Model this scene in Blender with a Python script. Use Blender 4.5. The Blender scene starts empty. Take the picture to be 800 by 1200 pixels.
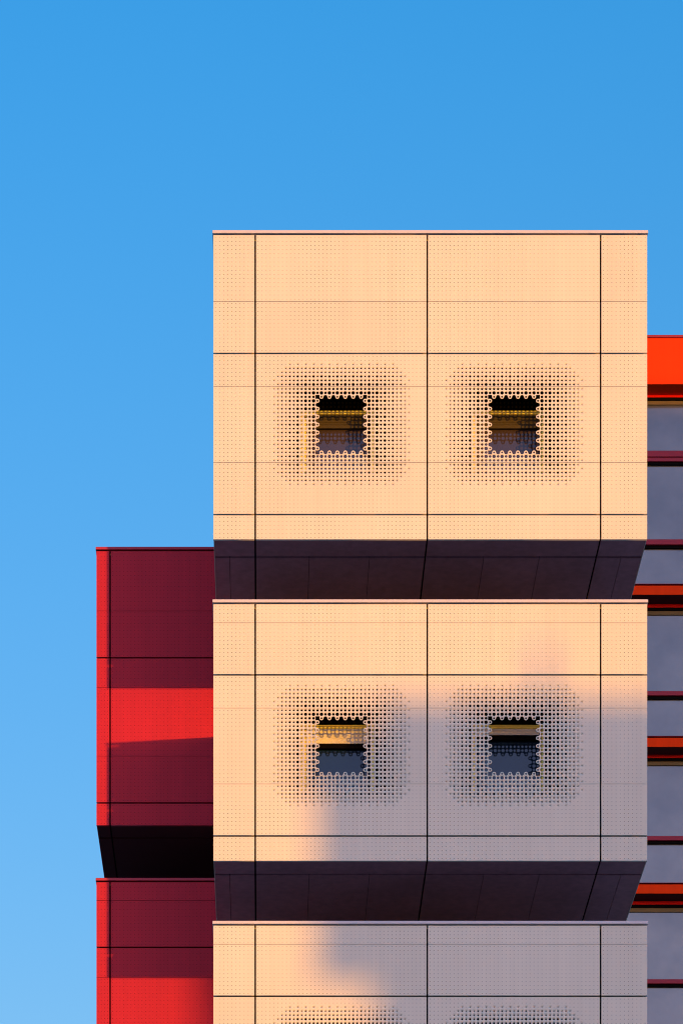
import bpy, math
import numpy as np
R = math.radians
sc = bpy.context.scene
C = sc.collection

# ------------------------------------------------------------------ scale
# camera stands at CZ above the ground, 30 m from the front plane of the pale boxes
CZ = 1.6
PPX, HY, F = 310.0, 2325.0, 3750.0      # principal column, horizon row, focal length (px of the 800 px frame)
def WX(px, d=30.0): return (px - PPX) * d / F
def WZ(py, d=30.0): return (HY - py) * d / F + CZ

# ------------------------------------------------------------------ materials
def new_mat(name):
    m = bpy.data.materials.new(name); m.use_nodes = True
    nt = m.node_tree
    return m, nt, nt.nodes['Principled BSDF']

def paint(name, col, rough=0.45, var=0.06, scale=0.7, bump=0.0, spec=0.5, metallic=0.0, coat=0.0, streak=0.0):
    m, nt, b = new_mat(name)
    N, L = nt.nodes, nt.links
    tc = N.new('ShaderNodeTexCoord')
    n1 = N.new('ShaderNodeTexNoise'); n1.inputs['Scale'].default_value = scale; n1.inputs['Detail'].default_value = 5
    L.new(tc.outputs['Object'], n1.inputs['Vector'])
    mr = N.new('ShaderNodeMapRange')
    mr.inputs['From Min'].default_value = 0.3; mr.inputs['From Max'].default_value = 0.7
    mr.inputs['To Min'].default_value = 1 - var; mr.inputs['To Max'].default_value = 1 + var
    L.new(n1.outputs['Fac'], mr.inputs['Value'])
    val = mr.outputs['Result']
    at = N.new('ShaderNodeAttribute'); at.attribute_name = 'tone'
    ma = N.new('ShaderNodeMath'); ma.operation = 'MULTIPLY_ADD'; ma.inputs[1].default_value = .022; ma.inputs[2].default_value = 1
    L.new(at.outputs['Fac'], ma.inputs[0])
    mb_ = N.new('ShaderNodeMath'); mb_.operation = 'MULTIPLY'
    L.new(val, mb_.inputs[0]); L.new(ma.outputs[0], mb_.inputs[1]); val = mb_.outputs[0]
    if streak > 0:
        mp = N.new('ShaderNodeMapping'); mp.inputs['Scale'].default_value = (9, 9, 0.35)
        L.new(tc.outputs['Object'], mp.inputs['Vector'])
        n2 = N.new('ShaderNodeTexNoise'); n2.inputs['Scale'].default_value = 1.6; n2.inputs['Detail'].default_value = 6
        L.new(mp.outputs['Vector'], n2.inputs['Vector'])
        m2 = N.new('ShaderNodeMapRange'); m2.inputs['From Min'].default_value = 0.3; m2.inputs['From Max'].default_value = 0.7
        m2.inputs['To Min'].default_value = 1 - streak; m2.inputs['To Max'].default_value = 1 + streak * .5
        L.new(n2.outputs['Fac'], m2.inputs['Value'])
        mu = N.new('ShaderNodeMath'); mu.operation = 'MULTIPLY'
        L.new(val, mu.inputs[0]); L.new(m2.outputs['Result'], mu.inputs[1]); val = mu.outputs[0]
    vm = N.new('ShaderNodeVectorMath'); vm.operation = 'SCALE'
    vm.inputs[0].default_value = col; L.new(val, vm.inputs['Scale'])
    L.new(vm.outputs['Vector'], b.inputs['Base Color'])
    b.inputs['Roughness'].default_value = rough
    b.inputs['Specular IOR Level'].default_value = spec
    b.inputs['Metallic'].default_value = metallic
    if coat: b.inputs['Coat Weight'].default_value = coat; b.inputs['Coat Roughness'].default_value = 0.15
    if bump:
        n3 = N.new('ShaderNodeTexNoise'); n3.inputs['Scale'].default_value = 1.3; n3.inputs['Detail'].default_value = 1
        L.new(tc.outputs['Object'], n3.inputs['Vector'])
        bp = N.new('ShaderNodeBump'); bp.inputs['Strength'].default_value = bump; bp.inputs['Distance'].default_value = 0.02
        L.new(n3.outputs['Fac'], bp.inputs['Height']); L.new(bp.outputs['Normal'], b.inputs['Normal'])
    return m

def glass(name, col, rough=0.04, spec=0.9, bump=0.03, cloud_refl=0.25):
    """opaque dark-backed window glass: a dark room behind and a clear mirror on top"""
    m, nt, b = new_mat(name)
    N, L = nt.nodes, nt.links
    tc = N.new('ShaderNodeTexCoord')
    n1 = N.new('ShaderNodeTexNoise'); n1.inputs['Scale'].default_value = 1.1; n1.inputs['Detail'].default_value = 6
    L.new(tc.outputs['Object'], n1.inputs['Vector'])
    mr = N.new('ShaderNodeMapRange'); mr.inputs['From Min'].default_value = .3; mr.inputs['From Max'].default_value = .7
    mr.inputs['To Min'].default_value = 1 - cloud_refl; mr.inputs['To Max'].default_value = 1 + cloud_refl  # cloudy reflections put into the base colour as noise
    L.new(n1.outputs['Fac'], mr.inputs['Value'])
    vm = N.new('ShaderNodeVectorMath'); vm.operation = 'SCALE'; vm.inputs[0].default_value = col
    L.new(mr.outputs['Result'], vm.inputs['Scale']); L.new(vm.outputs['Vector'], b.inputs['Base Color'])
    b.inputs['Roughness'].default_value = rough
    b.inputs['IOR'].default_value = 1.5 + spec
    n3 = N.new('ShaderNodeTexNoise'); n3.inputs['Scale'].default_value = 0.9; n3.inputs['Detail'].default_value = 2
    L.new(tc.outputs['Object'], n3.inputs['Vector'])
    bp = N.new('ShaderNodeBump'); bp.inputs['Strength'].default_value = bump; bp.inputs['Distance'].default_value = 0.05
    L.new(n3.outputs['Fac'], bp.inputs['Height']); L.new(bp.outputs['Normal'], b.inputs['Normal'])
    return m

M = {
    'cream':   paint('cream_powder_coat', (.76, .69, .54), .48, .03, .8, .06, spec=.3, streak=.035),
    'red':     paint('crimson_powder_coat', (.53, .016, .040), .48, .04, .8, .08, spec=.14, streak=.06),
    'coping':  paint('pale_aluminium_coping', (.62, .56, .56), .4, .04, 2),
    'redcop':  paint('crimson_coping', (.45, .02, .05), .45, .04, 2, spec=.3),
    'dark':    paint('black_membrane', (.004, .003, .003), .9, .2, 2, spec=.1),
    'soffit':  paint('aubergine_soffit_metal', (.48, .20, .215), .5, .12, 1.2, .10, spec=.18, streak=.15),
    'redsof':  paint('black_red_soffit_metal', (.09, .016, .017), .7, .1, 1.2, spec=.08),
    'frame':   paint('yellow_window_frame', (.95, .82, .15), .4, .03, 3, spec=.3),
    'brownblind': paint('brown_blind_fabric', (.045, .030, .008), .7, .1, 6),
    'blind':   paint('pale_blind_fabric', (.92, .86, .76), .6, .04, 6),
    'warmglass': glass('lavender_sky_window_glass', (.050, .036, .044), .03, .02, .02),  # top box panes: lavender sky reflection put into the glass colour
    'boxglass': glass('recessed_window_glass', (.005, .016, .042), .03, .02, .02),
    'wingglass': glass('ribbon_window_glass', (.125, .118, .100), .10, .42, .30, .30),
    'fascia':  paint('orange_red_fascia', (.85, .042, .001), .55, .05, .8, spec=.05, streak=.05),
    'bar':     paint('dark_red_bar', (.30, .014, .034), .5, .06, 1.5, spec=.25),
    'rail':    paint('scarlet_head_rail', (.75, .006, .004), .5, .05, 2, spec=.1),
    'olive':   paint('olive_brown_reveal', (.16, .10, .025), .6, .15, 2),
    'wall':    paint('grey_render_wall', (.30, .28, .27), .8, .1, .6, streak=.1),
    'ground':  paint('paving', (.26, .23, .21), .85, .25, .35),
    'slate':   paint('dark_brick_wall', (.22, .16, .13), .8, .12, 1.5),
}

# ------------------------------------------------------------------ mesh helpers
class MB:
    def __init__(s): s.v = []; s.f = []
    def box(s, x0, x1, y0, y1, z0, z1):
        n = len(s.v)
        s.v += [(x0,y0,z0),(x1,y0,z0),(x1,y1,z0),(x0,y1,z0),(x0,y0,z1),(x1,y0,z1),(x1,y1,z1),(x0,y1,z1)]
        s.f += [tuple(n+i for i in q) for q in ((0,3,2,1),(4,5,6,7),(0,1,5,4),(1,2,6,5),(2,3,7,6),(3,0,4,7))]
        return s
    def build(s, name, mat, parent=None, bevel=0.0):
        me = bpy.data.meshes.new(name); me.from_pydata(s.v, [], s.f); me.materials.append(mat); me.update()
        return link(name, me, parent, bevel)

def link(name, me, parent=None, bevel=0.0):
    o = bpy.data.objects.new(name, me); C.objects.link(o)
    if parent is not None:
        o.parent = parent
        w = [0.0, 0.0, 0.0]; p = parent
        while p is not None:
            for k in range(3): w[k] += p.location[k]
            p = p.parent
        me.transform(__import__('mathutils').Matrix.Translation((-w[0], -w[1], -w[2])))
    if bevel:
        md = o.modifiers.new('bevel', 'BEVEL'); md.width = bevel; md.segments = 2; md.limit_method = 'ANGLE'
    return o

def thing(name, label, cat, loc, group=None):
    o = bpy.data.objects.new(name, None); C.objects.link(o); o.location = loc
    o.empty_display_size = 0.5
    o['label'] = label; o['category'] = cat
    if group: o['group'] = group
    return o

def plate(mb, x0, x1, z0, z1, y0, y1, holes):
    """solid plate x0..x1 by z0..z1, y0..y1 deep, with rectangular openings"""
    xs = sorted({x0, x1, *[h[0] for h in holes], *[h[1] for h in holes]})
    zs = sorted({z0, z1, *[h[2] for h in holes], *[h[3] for h in holes]})
    for a, b in zip(xs, xs[1:]):
        for c, d in zip(zs, zs[1:]):
            mx, mz = (a+b)/2, (c+d)/2
            if any(h[0] < mx < h[1] and h[2] < mz < h[3] for h in holes): continue
            mb.box(a, b, y0, y1, c, d)

# ------------------------------------------------------------------ perforated sheet metal
RNG = np.random.default_rng(4)
P = 4.70 * .008           # hole pitch, 38 mm
class Sheet:
    """collects perforated cassette panels; every hole is a real opening"""
    def __init__(s): s.V = []; s.Q = []; s.n = 0; s.T = []; s.tone = 0.0
    def add(s, v, q):
        s.V.append(v); s.Q.append(q + s.n); s.n += len(v); s.T.append(np.full(len(q), s.tone, np.float32))
    def cells(s, cx, cz, a, b, r, Y, n=8, thick=0.0, arc=None, tab=False, keep=None):
        """ring cells: square a x b (half sizes) with a round hole r. arc: angles (mask) whose outer edge is round;
        keep: mask of segments kept."""
        cx = np.atleast_1d(cx); cz = np.atleast_1d(cz); r = np.broadcast_to(r, cx.shape)
        th = np.arange(n) * 2 * np.pi / n
        c, sn = np.cos(th), np.sin(th)
        k = 1 / np.maximum(np.abs(c), np.abs(sn))
        ox, oz = a * c * k, b * sn * k
        if arc is not None:
            ox = np.where(arc(th), a * c, ox); oz = np.where(arc(th), b * sn, oz)
        m = len(cx)
        def ring(x, z, y):
            v = np.empty((m, n, 3)); v[:, :, 0] = x; v[:, :, 1] = y; v[:, :, 2] = z
            return v
        out = ring(cx[:, None] + ox, cz[:, None] + oz, Y)
        inn = ring(cx[:, None] + r[:, None] * c, cz[:, None] + r[:, None] * sn, Y)
        layers = [out, inn]
        if thick:
            layers += [ring(out[:, :, 0], out[:, :, 2], Y + thick), ring(inn[:, :, 0], inn[:, :, 2], Y + thick)]
        v = np.concatenate(layers, axis=1)
        i = np.arange(n); j = (i + 1) % n
        seg = np.ones(n, bool) if keep is None else keep((th + np.pi / n) % (2*np.pi))
        i, j = i[seg], j[seg]
        qs = [np.stack([i, j, j + n, i + n], 1)]
        if thick:
            qs.append(np.stack([i + 2*n, i + 3*n, j + 3*n, j + 2*n], 1))     # back
            qs.append(np.stack([i + n, j + n, j + 3*n, i + 3*n], 1))         # hole wall
            if tab: qs.append(np.stack([i, i + 2*n, j + 2*n, j], 1))         # outer wall of a tab
        q = np.concatenate(qs)
        q = (q[None] + (np.arange(m) * v.shape[1])[:, None, None]).reshape(-1, 4)
        s.add(v.reshape(-1, 3), q)
    def border(s, x0, x1, z0, z1, Y, d=0.03):
        v = np.array([(x,y,z) for y in (Y, Y+d) for x, z in ((x0,z0),(x1,z0),(x1,z1),(x0,z1))], float)
        q = np.array([(0,4,5,1),(1,5,6,2),(2,6,7,3),(3,7,4,0)])
        s.add(v, q)
    def panel(s, x0, x1, z0, z1, Y, rfac=.086):
        s.tone = RNG.uniform(-1, 1)
        nx = max(1, round((x1-x0)/P)); nz = max(1, round((z1-z0)/P))
        dx, dz = (x1-x0)/nx, (z1-z0)/nz
        X, Z = np.meshgrid(x0 + (np.arange(nx)+.5)*dx, z0 + (np.arange(nz)+.5)*dz)
        s.cells(X.ravel(), Z.ravel(), dx/2, dz/2, rfac*P, Y)
        s.border(x0, x1, z0, z1, Y)
    def build(s, name, mat, parent):
        V = np.concatenate(s.V); Q = np.concatenate(s.Q).astype(np.int32)
        me = bpy.data.meshes.new(name)
        me.vertices.add(len(V)); me.vertices.foreach_set('co', V.astype(np.float32).ravel())
        me.loops.add(Q.size); me.loops.foreach_set('vertex_index', Q.ravel())
        me.polygons.add(len(Q)); me.polygons.foreach_set('loop_start', np.arange(0, Q.size, 4, dtype=np.int32))
        me.update(calc_edges=True)
        at = me.attributes.new('tone', 'FLOAT', 'FACE'); at.data.foreach_set('value', np.concatenate(s.T)); me.materials.append(mat)
        return link(name, me, parent)

def screen_rows(s, x0, x1, spans, Y):
    """the three panels in front of a window: hole sizes swell towards a scalloped opening"""
    nx = 43; dx = (x1-x0)/nx; T = 0.004
    xc = x0 + (np.arange(nx)+.5)*dx; I = np.arange(nx) - nx//2
    jt = 0
    # spans from the top down: (z0, z1, rows, first row index measured from the centre row)
    for (z0, z1, rows, jfirst) in spans:
        s.tone = RNG.uniform(-1, 1)
        dz = (z1-z0)/rows
        for k in range(rows):
            z = z1 - (k+.5)*dz; J = jfirst + k
            ex = np.clip((np.abs(I) - 6)/12.0, 0, None); ey = max(0, (abs(J) - 7)/9.0)
            t = (ex**4.0 + ey**4.0)**(1/4.0)
            oo = (I % 2 != 0) & (J % 2 == 0)     # tabs sit at odd columns and, counted from the top tab, odd rows
            w = np.clip(1 - t, 0, 1)
            outer = np.where((I + J) % 2 == 0, 1.10, .90)
            r = np.where(oo, .10 + .37*w**.8, (.095 + .26*w**.85)) * P
            r = np.where(((I + J) % 2 != 0) & (w < .16), .086*P, r)
            r = np.where(w <= 0, .086*P, r)
            same = ((I + J) % 2 == 0) & ~oo
            r = np.where(same, r*1.0, r)
            ok = np.ones(nx, bool)
            if abs(J) <= 7: ok &= ~(np.abs(I) <= 6)
            big = ok & (r > .12*P); sm = ok & (r <= .12*P)
            if big.any(): s.cells(xc[big], np.full(big.sum(), z), dx/2, dz/2, r[big], Y, n=16, thick=T)
            if sm.any(): s.cells(xc[sm], np.full(sm.sum(), z), dx/2, dz/2, .0+r[sm], Y)
            if abs(J) == 7:
                up = J < 0
                half = (lambda a: np.sin(a) < 1e-6) if up else (lambda a: np.sin(a) > -1e-6)
                oth = (lambda a: np.sin(a) > 0) if up else (lambda a: np.sin(a) < 0)
                for i in range(-5, 6):
                    xx = np.array([xc[i + nx//2]])
                    if i % 2: s.cells(xx, np.array([z]), dx/2, dz/2, .24*P, Y, 16, T, arc=half, tab=True)
                    else: s.cells(xx, np.array([z]), dx/2, dz/2, .485*dx, Y, 16, T, keep=oth)
            elif abs(J) < 7:
                for sg in (-1, 1):
                    xx = np.array([xc[sg*6 + nx//2]])
                    half = (lambda a: np.cos(a) > -1e-6) if sg < 0 else (lambda a: np.cos(a) < 1e-6)
                    oth = (lambda a: np.cos(a) < 0) if sg < 0 else (lambda a: np.cos(a) > 0)
                    if J % 2 == 0: s.cells(xx, np.array([z]), dx/2, dz/2, .24*P, Y, 16, T, arc=half, tab=True)
                    else: s.cells(xx, np.array([z]), dx/2, dz/2, .485*dx, Y, 16, T, keep=oth)
        s.border(x0, x1, z0, z1, Y)

# ------------------------------------------------------------------ a cantilevered storey box
K = .008
G, g = .0155, .004          # wide open joint, hair joint
def storey_box(parent, name, Y, xs, zt, top, depth, mat, copmat, sofmat, windows=(), inner=(), label=None, sofx=None):
    """xs: vertical joint lines incl. both ends; zt: height of the main wide joint; top: height of the roof edge above it"""
    x0, x1 = xs[0], xs[-1]
    zb = zt - 218*K; ztop = zt + top
    yb = Y + depth
    # dark insulated body behind the metal skin, with a niche for every window
    holes = []; body = MB()
    for wx in windows:
        holes.append((wx - .44, wx + .50, zt - 1.075, zt - .06))
    D0 = .09
    plate(body, x0+.03, x1-.03, zb+.03, ztop-.045, Y+D0, Y+.56, holes)
    body.box(x0+.03, x1-.03, Y+.56, yb, zb+.03, ztop-.045)
    bo = body.build(name, M['dark'], parent)
    if label: bo['label'] = label
    # rows of cladding (heights from the top down), hair joints at +61, -39 and -128 px, wide ones at 0 and -189
    rows = [(zb, zt-189*K, 0, G), (zt-189*K, zt-128*K, G, g), (zt-128*K, zt-39*K, g, g), (zt-39*K, zt, g, G)]
    up = zt + 61*K
    rows += [(zt, up, G, g), (up, ztop-.042, g, 0)]
    sh = Sheet(); side = MB(); side2 = MB()
    for ci, (a, b) in enumerate(zip(xs, xs[1:])):
        ga = 0 if ci == 0 else G; gb = 0 if ci == len(xs)-2 else G
        win = any(a < w < b for w in windows)
        for ri, (c, d, gc, gd) in enumerate(rows):
            if win and ri in (1, 2, 3): continue
            if d - c < .03: continue
            sh.panel(a+ga/2, b-gb/2, c+gc/2, d-gd/2, Y)
        if win:
            sc_ = Sheet()
            screen_rows(sc_, a+ga/2, b-gb/2, [
                (zt-39*K+g/2, zt-G/2, 8, -17), (zt-128*K+g/2, zt-39*K-g/2, 19, -9), (zt-189*K+G/2, zt-128*K-g/2, 13, 10)], Y)
            sc_.build('perforated_screen', mat, bo)
    sh.build('cladding', mat, bo)
    ys = [Y+.034]
    while ys[-1] + 1.6 < yb - .5: ys.append(ys[-1] + 1.6)
    ys.append(yb)
    for (c, d, gc, gd) in rows:
        for p, q in zip(ys, ys[1:]):
            e = 0 if q == yb else G
            side.box(x0+.002, x0+.008, p, q-e, c+gc/2, d-gd/2)
            side2.box(x1-.008, x1-.002, p, q-e, c+gc/2, d-gd/2)
    side.build('side_cladding', mat, bo); side2.build('side_cladding', mat, bo)
    # roof edge
    cp = MB()
    cp.box(x0-.008, x1+.008, Y-.012, Y+.10, ztop-.028, ztop)
    cp.box(x0-.008, x0+.10, Y+.10, yb, ztop-.028, ztop); cp.box(x1-.10, x1+.008, Y+.10, yb, ztop-.028, ztop)
    cp.build('coping', copmat, bo, .003)
    rf = MB(); rf.box(x0+.10, x1-.10, Y+.10, yb, ztop-.044, ztop-.024); rf.build('roof', M['wall'], bo)
    # soffit
    so = MB(); z = zb + .006
    strip = (Y+.036, Y+.372)
    for a, b in zip(xs, xs[1:]):
        ga = .004 if a == x0 else G/2; gb = .004 if b == x1 else G/2
        so.box(a+ga, b-gb, strip[0], strip[1], z, z+.02)
    full = sorted(set(list(xs) + list(sofx or [])))
    for a, b in zip(full, full[1:]):
        ga = .004 if a == x0 else (G/2 if a in xs else .0022); gb = .004 if b == x1 else (G/2 if b in xs else .0022)
        so.box(a+ga, b-gb, strip[1]+.042, yb, z, z+.02)
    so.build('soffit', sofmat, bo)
    # windows behind the screens
    for wi, wx in enumerate(windows):
        yf = Y + .44
        # left, right and top edges of the frame in world units
        L_, R_ = wx - .375*1.0, wx + .325
        Tz = zt + (-66*K)*1.0          # placed below from its pixel row
        rowtop = inner[wi]['top']
        Tz = (zt - CZ + (-rowtop)*K) * (yf/Y) + CZ
        B_ = zt - 1.065
        fr = MB(); t = .05
        fr.box(L_, L_+t, yf-.04, yf+.03, B_, Tz); fr.box(R_-.034, R_, yf-.04, yf+.03, B_, Tz)
        fr.box(L_+t, R_-t, yf-.04, yf+.03, Tz-.034, Tz); fr.box(L_+t, R_-t, yf-.04, yf+.03, B_, B_+t)
        fr.build('window_frame', M['frame'], bo, .003)
        gl = MB(); gl.box(L_+t+.001, R_-t-.001, yf+.004, yf+.014, B_+t+.001, Tz-t-.001); gl.build('window_pane', M['warmglass' if inner[wi].get('mat') else 'boxglass'], bo)
        h = inner[wi].get('blind', 0)
        if h:
            bl = MB(); zz = Tz - .035
            bl.box(L_+t+.004, R_-t-.004, yf-.030, yf-.004, zz - h*K, zz)
            for q in range(1, int(h/3)):
                bl.box(L_+t+.004, R_-t-.004, yf-.035, yf-.030, zz-q*3*K, zz-q*3*K+.014)
            bl.build('slatted_blind', M[inner[wi].get('mat', 'blind')], bo)
            kb = MB(); kb.box(L_+t+.002, R_-t-.002, yf-.034, yf-.002, zz - h*K - 6*K, zz - h*K - .001); kb.build('blind_rail', M['dark'], bo) if inner[wi].get('mat') is None else None
    return bo

# ================================================================== pale tower
YA = 30.0
xsA = [WX(250), WX(299), WX(500.5), WX(703.5), WX(758)]
winA = [(xsA[1]+xsA[2])/2, (xsA[2]+xsA[3])/2]
sofA = [WX(268.5), WX(363), WX(434.5), WX(570), WX(636), WX(733)]
tA = thing('pale_box_tower', 'pale cream apartment tower of stacked projecting boxes with perforated window screens', 'building', (WX(504), 36.0, 0))
for k in range(4):
    zt = WZ(414) - k*377*K
    if k == 3:
        inn = [{'top': 72}, {'top': 72}]
    else:
        inn = [[{'top': 69.5, 'blind': 16, 'mat': 'brownblind'}, {'top': 69.5, 'blind': 16, 'mat': 'brownblind'}], [{'top': 60.5, 'blind': 17.5}, {'top': 60.5, 'blind': 7.5}], [{'top': 68}, {'top': 68}]][k]
    lab = ['tallest topmost pale box, fully sunlit', 'middle pale box, half in shade', 'lowest visible pale box, mostly in shade', None][k]
    storey_box(tA, 'storey_box', YA, xsA, zt, (144 if k == 0 else 88)*K, 3.36, M['cream'], M['coping'], M['soffit'], winA, inn, lab, sofA)
core = MB()
core.box(xsA[0]+.004, xsA[-1]-.004, YA+3.361, YA+11, 0.0, WZ(414)+.95)
core.build('wall', M['wall'], tA)
base = MB()
for px_ in (xsA[0]+.35, xsA[-1]-.65):
    base.box(px_, px_+.3, YA+.6, YA+.9, 0.0, WZ(632) - 3*377*K + .029)
    base.build('pillar', M['wall'], tA, .01); base = MB()

# ================================================================== crimson tower, 3.3 m further back
YB = 33.3; sB = YB/30*K
xsB = [WX(113, YB), WX(129, YB), WX(250, YB)+.038]
tB = thing('crimson_box_tower', 'crimson red box tower at the left edge, set back behind the pale boxes', 'building', (WX(180, YB), 40.0, 0))
for k in range(3):
    zt = WZ(771, YB) - k*377*K
    lab = ['topmost crimson box crossed by a sunlit band', 'lower crimson box', None][k]
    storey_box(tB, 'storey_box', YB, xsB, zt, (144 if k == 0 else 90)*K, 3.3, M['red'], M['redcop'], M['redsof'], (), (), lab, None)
core = MB()
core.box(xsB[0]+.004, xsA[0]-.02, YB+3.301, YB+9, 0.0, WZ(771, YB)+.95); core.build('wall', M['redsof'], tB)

# ================================================================== ribbon window building, about 60 m away
D = 60.0
tC = thing('ribbon_window_building', 'grey glass building with red bands behind the right side of the pale boxes', 'building', (11, 66, 0))
X0, X1 = WX(560, D), WX(1010, D)
def z60(py, off=0.0): return (HY - py) * (D+off)/F + CZ
bands = [684.5, 863.0, 1035.0, 1207.0]         # upper edge of every fascia band
GY = D + .46                                    # plane of the glass
wl = MB(); wl.box(X0, X1, GY+.03, D+14, 0, z60(393)-.05); wl.build('wall', M['wall'], tC)
pp = MB(); pp.box(X0-.02, X1, D, GY+.029, z60(450), z60(396)); po = pp.build('parapet', M['fascia'], tC, .006)
cc = MB(); cc.box(X0-.05, X1+.03, D-.03, GY+.2, z60(396)+.001, z60(393)); cc.build('coping', M['bar'], po, .006)
def zg(py, off=.46): return z60(py, off)
mull = [X0+.001, WX(660, D), WX(716, D), WX(829, D), WX(920, D), X1-.001]
def glazed(ytop, ybot):
    """one band of glass from the pixel row ytop to ybot, one pane per bay"""
    for a, b in zip(mull, mull[1:]):
        p = MB(); p.box(a+.03, b-.03, GY, GY+.028, zg(ybot), zg(ytop)); p.build('window_pane', M['wingglass'], tC)
def bar(y0, y1, parts=1):
    b = MB()
    zt_, zb_ = zg(y0, .36), zg(y1, .36)
    if parts == 2:
        h = (zt_-zb_); b.box(X0, X1, D+.36, GY+.02, zb_+h*.42, zt_); b.box(X0, X1, D+.375, GY+.02, zb_, zb_+h*.36)
        b.box(X0, X1, D+.40, GY+.02, zb_+h*.3, zb_+h*.5)
    else: b.box(X0, X1, D+.36, GY+.02, zb_, zt_)
    o = b.build('transom_bar', M['bar'], tC, .004)
    k_ = MB(); k_.box(X0, X1, D+.41, GY+.02, zb_-.045, zb_-.002); k_.build('gasket', M['dark'], o)
def head(y):
    """dark soffit, scarlet head rail and olive reveal under a fascia whose lower edge is at row y"""
    r_ = MB(); r_.box(X0, X1, D+.40, GY+.02, zg(y+15.5, .40), zg(y+11.5, .40)); o = r_.build('head_rail', M['rail'], tC)
    k_ = MB(); k_.box(X0, X1, D+.405, GY+.02, zg(y+19, .405), zg(y+15.7, .405)); k_.build('gasket', M['dark'], o)
    e_ = MB(); e_.box(X0, X1, D+.43, GY+.02, zg(y+24, .43), zg(y+19.2, .43)); e_.build('reveal', M['olive'], o)
def fascia(y):
    f_ = MB(); f_.box(X0, X1, D, D+.02, z60(y+12.5), z60(y+1.8)); fo = f_.build('fascia_band', M['fascia'], tC, .003)
    s_ = MB(); s_.box(X0, X1, D+.021, GY+.02, z60(y+12.5)+.006, z60(y+12.5)+.05); s_.build('soffit', M['redsof'], fo)
    t_ = MB(); t_.box(X0, X1, D-.02, GY+.02, z60(y+1.8)+.02, z60(y)); t_.build('sill', M['bar'], fo, .003)
head(450); glazed(474, 528); bar(528, 540, 2); glazed(540, 632); bar(632, 638); glazed(639, 684)
for i, y in enumerate(bands):
    fascia(y); 
    h = y + 12; head(h - (0 if i == 0 else 2)); nxt = y + 126 if i == 0 else y + 118
    nb = [810, 980, 1148, 1318][i]; glazed(h+22, nb); bar(nb, nb+5)
    gl_end = (bands + [1377])[i+1]; glazed(nb+6, gl_end)
for a in mull[1:-1]:
    m_ = MB()
    m_.box(a-.028, a+.028, D+.405, GY+.02, zg(1377), zg(684)); m_.build('mullion', M['dark'], tC)

# ================================================================== across the street, behind the camera: what shades the facade
EL, AZ = R(1.05), R(19.4)
sd = (math.sin(AZ)*math.cos(EL), -math.cos(AZ)*math.cos(EL), math.sin(EL))      # towards the sun
ca, sa = math.cos(AZ), math.sin(AZ)
V0 = 27.0                    # distance of the street fronts in the sun's direction
def trace(px, py, d=30.0):
    """facade point -> (u, z) on the opposite fronts, which face straight down the sun's direction"""
    X = WX(px, d); u = X*ca + d*sa; v = X*sa - d*ca
    return u, WZ(py, d) + (V0 - v)*math.tan(EL)
class RB(MB):
    def put(s, u0, u1, v0, v1, z0, z1):
        n = len(s.v); s.box(u0, u1, -v1, -v0, z0, z1)
        s.v[n:] = [(x*ca - y*sa, x*sa + y*ca, z) for x, y, z in s.v[n:]]
        return s
o1 = thing('opposite_apartment_block', 'brown brick apartment block with an overhanging top storey across the street', 'building', (22, -22, 0))
def part(rect, name, v0, v1, label=None):
    (xa, zt_), (xb, zb_) = trace(rect[0], rect[1]), trace(rect[2], rect[3])
    b = RB(); b.put(xa, xb, v0, v1, max(zb_, 0), zt_); return b.build(name, M['slate'], o1)
part((369, 862, 436, 1150), 'balcony', V0+.2, V0+2.2)
part((436, 820, 1500, 1163), 'top_storey', V0, V0+4)
part((626, 752, 645, 819.6), 'chimney', V0+1, V0+1.7)
w1 = part((434, 1163.2, 1500, 3000), 'wall', V0+.2, V0+4)
ua = trace(434, 1200)[0]
for fl in range(3):
    for c_ in range(4):
        q = ua + .7 + c_*1.9
        RB().put(q, q+1.0, V0+.15, V0+.23, 1.2+fl*2.9, 2.6+fl*2.9).build('window', M['boxglass'], w1)
o2 = thing('opposite_tower', 'tall grey apartment tower across the street', 'building', (36, -18, 0))
ut, ztw = trace(690, 459, 60.0)[0], None
Xf = WX(690, 60.0); ut = Xf*ca + 60*sa; ztw = z60(459) + (V0 - (Xf*sa - 60*ca))*math.tan(EL)
w2 = RB().put(ut, ut+14, V0, V0+10, 0, ztw-.1).build('wall', M['wall'], o2)
RB().put(ut-.1, ut+14.1, V0-.1, V0+10.1, ztw-.099, ztw).build('coping', M['coping'], o2)
for fl in range(9):
    for c_ in range(5):
        RB().put(ut+.9+c_*2.6, ut+2.3+c_*2.6, V0-.03, V0+.02, 1+fl*3.0, 2.5+fl*3.0).build('window', M['boxglass'], w2)

# ================================================================== ground
gm = MB(); gm.v = [(-3000,-3000,0),(3000,-3000,0),(3000,3000,0),(-3000,3000,0)]; gm.f = [(0,1,2,3)]
gr = gm.build('ground', M['ground']); gr['kind'] = 'structure'; gr['label'] = 'grey paved ground around the towers'; gr['category'] = 'ground'

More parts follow.
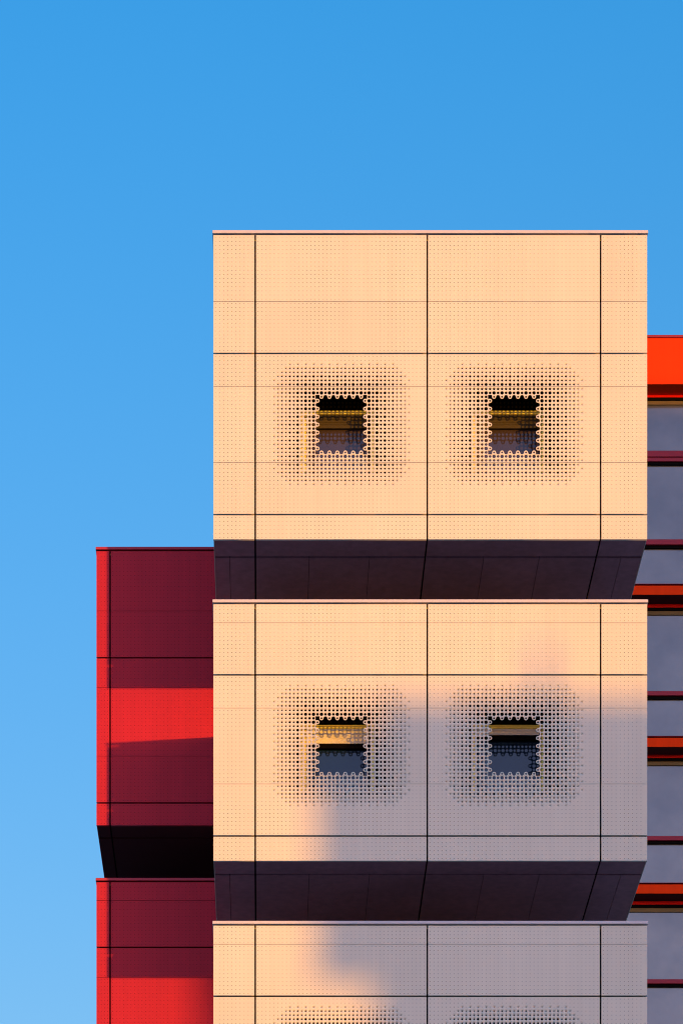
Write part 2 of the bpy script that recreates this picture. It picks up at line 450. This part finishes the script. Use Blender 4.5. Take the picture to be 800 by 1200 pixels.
# ================================================================== light
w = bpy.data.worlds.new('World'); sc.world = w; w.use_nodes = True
nt = w.node_tree; N, L = nt.nodes, nt.links
bg = N['Background']
sky = N.new('ShaderNodeTexSky'); sky.sky_type = 'NISHITA'; sky.sun_disc = False
sky.sun_elevation = EL; sky.sun_rotation = math.pi - AZ
sky.air_density = 1.0; sky.dust_density = 0.6; sky.ozone_density = 2.5
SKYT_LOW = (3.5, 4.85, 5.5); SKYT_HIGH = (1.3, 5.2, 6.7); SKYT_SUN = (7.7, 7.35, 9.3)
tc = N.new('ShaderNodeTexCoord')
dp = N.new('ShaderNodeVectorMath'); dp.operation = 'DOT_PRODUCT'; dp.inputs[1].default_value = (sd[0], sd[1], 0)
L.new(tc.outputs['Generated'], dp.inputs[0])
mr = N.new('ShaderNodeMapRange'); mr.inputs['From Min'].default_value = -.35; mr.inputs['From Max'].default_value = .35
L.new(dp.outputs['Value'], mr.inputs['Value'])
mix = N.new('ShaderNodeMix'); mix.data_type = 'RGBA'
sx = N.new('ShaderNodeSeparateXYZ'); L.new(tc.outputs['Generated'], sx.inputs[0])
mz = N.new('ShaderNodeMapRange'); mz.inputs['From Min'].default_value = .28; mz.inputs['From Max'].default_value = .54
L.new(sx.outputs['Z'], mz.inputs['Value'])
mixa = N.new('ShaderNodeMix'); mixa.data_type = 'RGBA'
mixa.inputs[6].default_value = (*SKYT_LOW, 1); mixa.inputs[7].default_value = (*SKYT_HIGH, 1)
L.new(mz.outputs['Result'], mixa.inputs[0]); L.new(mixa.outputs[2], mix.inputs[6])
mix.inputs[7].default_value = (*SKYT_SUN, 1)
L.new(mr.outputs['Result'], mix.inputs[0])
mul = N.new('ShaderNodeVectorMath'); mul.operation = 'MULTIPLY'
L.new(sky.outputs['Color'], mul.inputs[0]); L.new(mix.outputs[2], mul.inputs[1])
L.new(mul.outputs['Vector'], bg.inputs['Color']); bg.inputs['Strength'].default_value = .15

sun = bpy.data.lights.new('sun', 'SUN'); sun.energy = 3.6; sun.angle = R(.53); sun.color = (1, .43, .005)
so_ = bpy.data.objects.new('sun', sun); C.objects.link(so_)
from mathutils import Vector
so_.rotation_euler = Vector((-sd[0], -sd[1], -sd[2])).to_track_quat('-Z', 'Y').to_euler()

# ================================================================== camera (a shift lens keeps the verticals upright)
cam = bpy.data.cameras.new('camera'); co = bpy.data.objects.new('camera', cam); C.objects.link(co)
co.location = (0, 0, CZ); co.rotation_euler = (R(90), 0, 0)
cam.sensor_fit = 'HORIZONTAL'; cam.sensor_width = 36; cam.lens = F/800*36
cam.shift_x = (400-PPX)/800; cam.shift_y = (HY-600)/800
cam.clip_end = 8000
sc.camera = co

sc.view_settings.view_transform = 'Standard'; sc.view_settings.look = 'None'
sc.view_settings.exposure = 0; sc.view_settings.gamma = 1; sc.view_settings.use_curve_mapping = False
sc.render.engine = 'CYCLES'
sc.cycles.use_denoising = True
sc.cycles.denoiser = 'OPENIMAGEDENOISE'
sc.cycles.denoising_prefilter = 'NONE'
sc.cycles.max_bounces = 8
sc.cycles.filter_width = 1.05
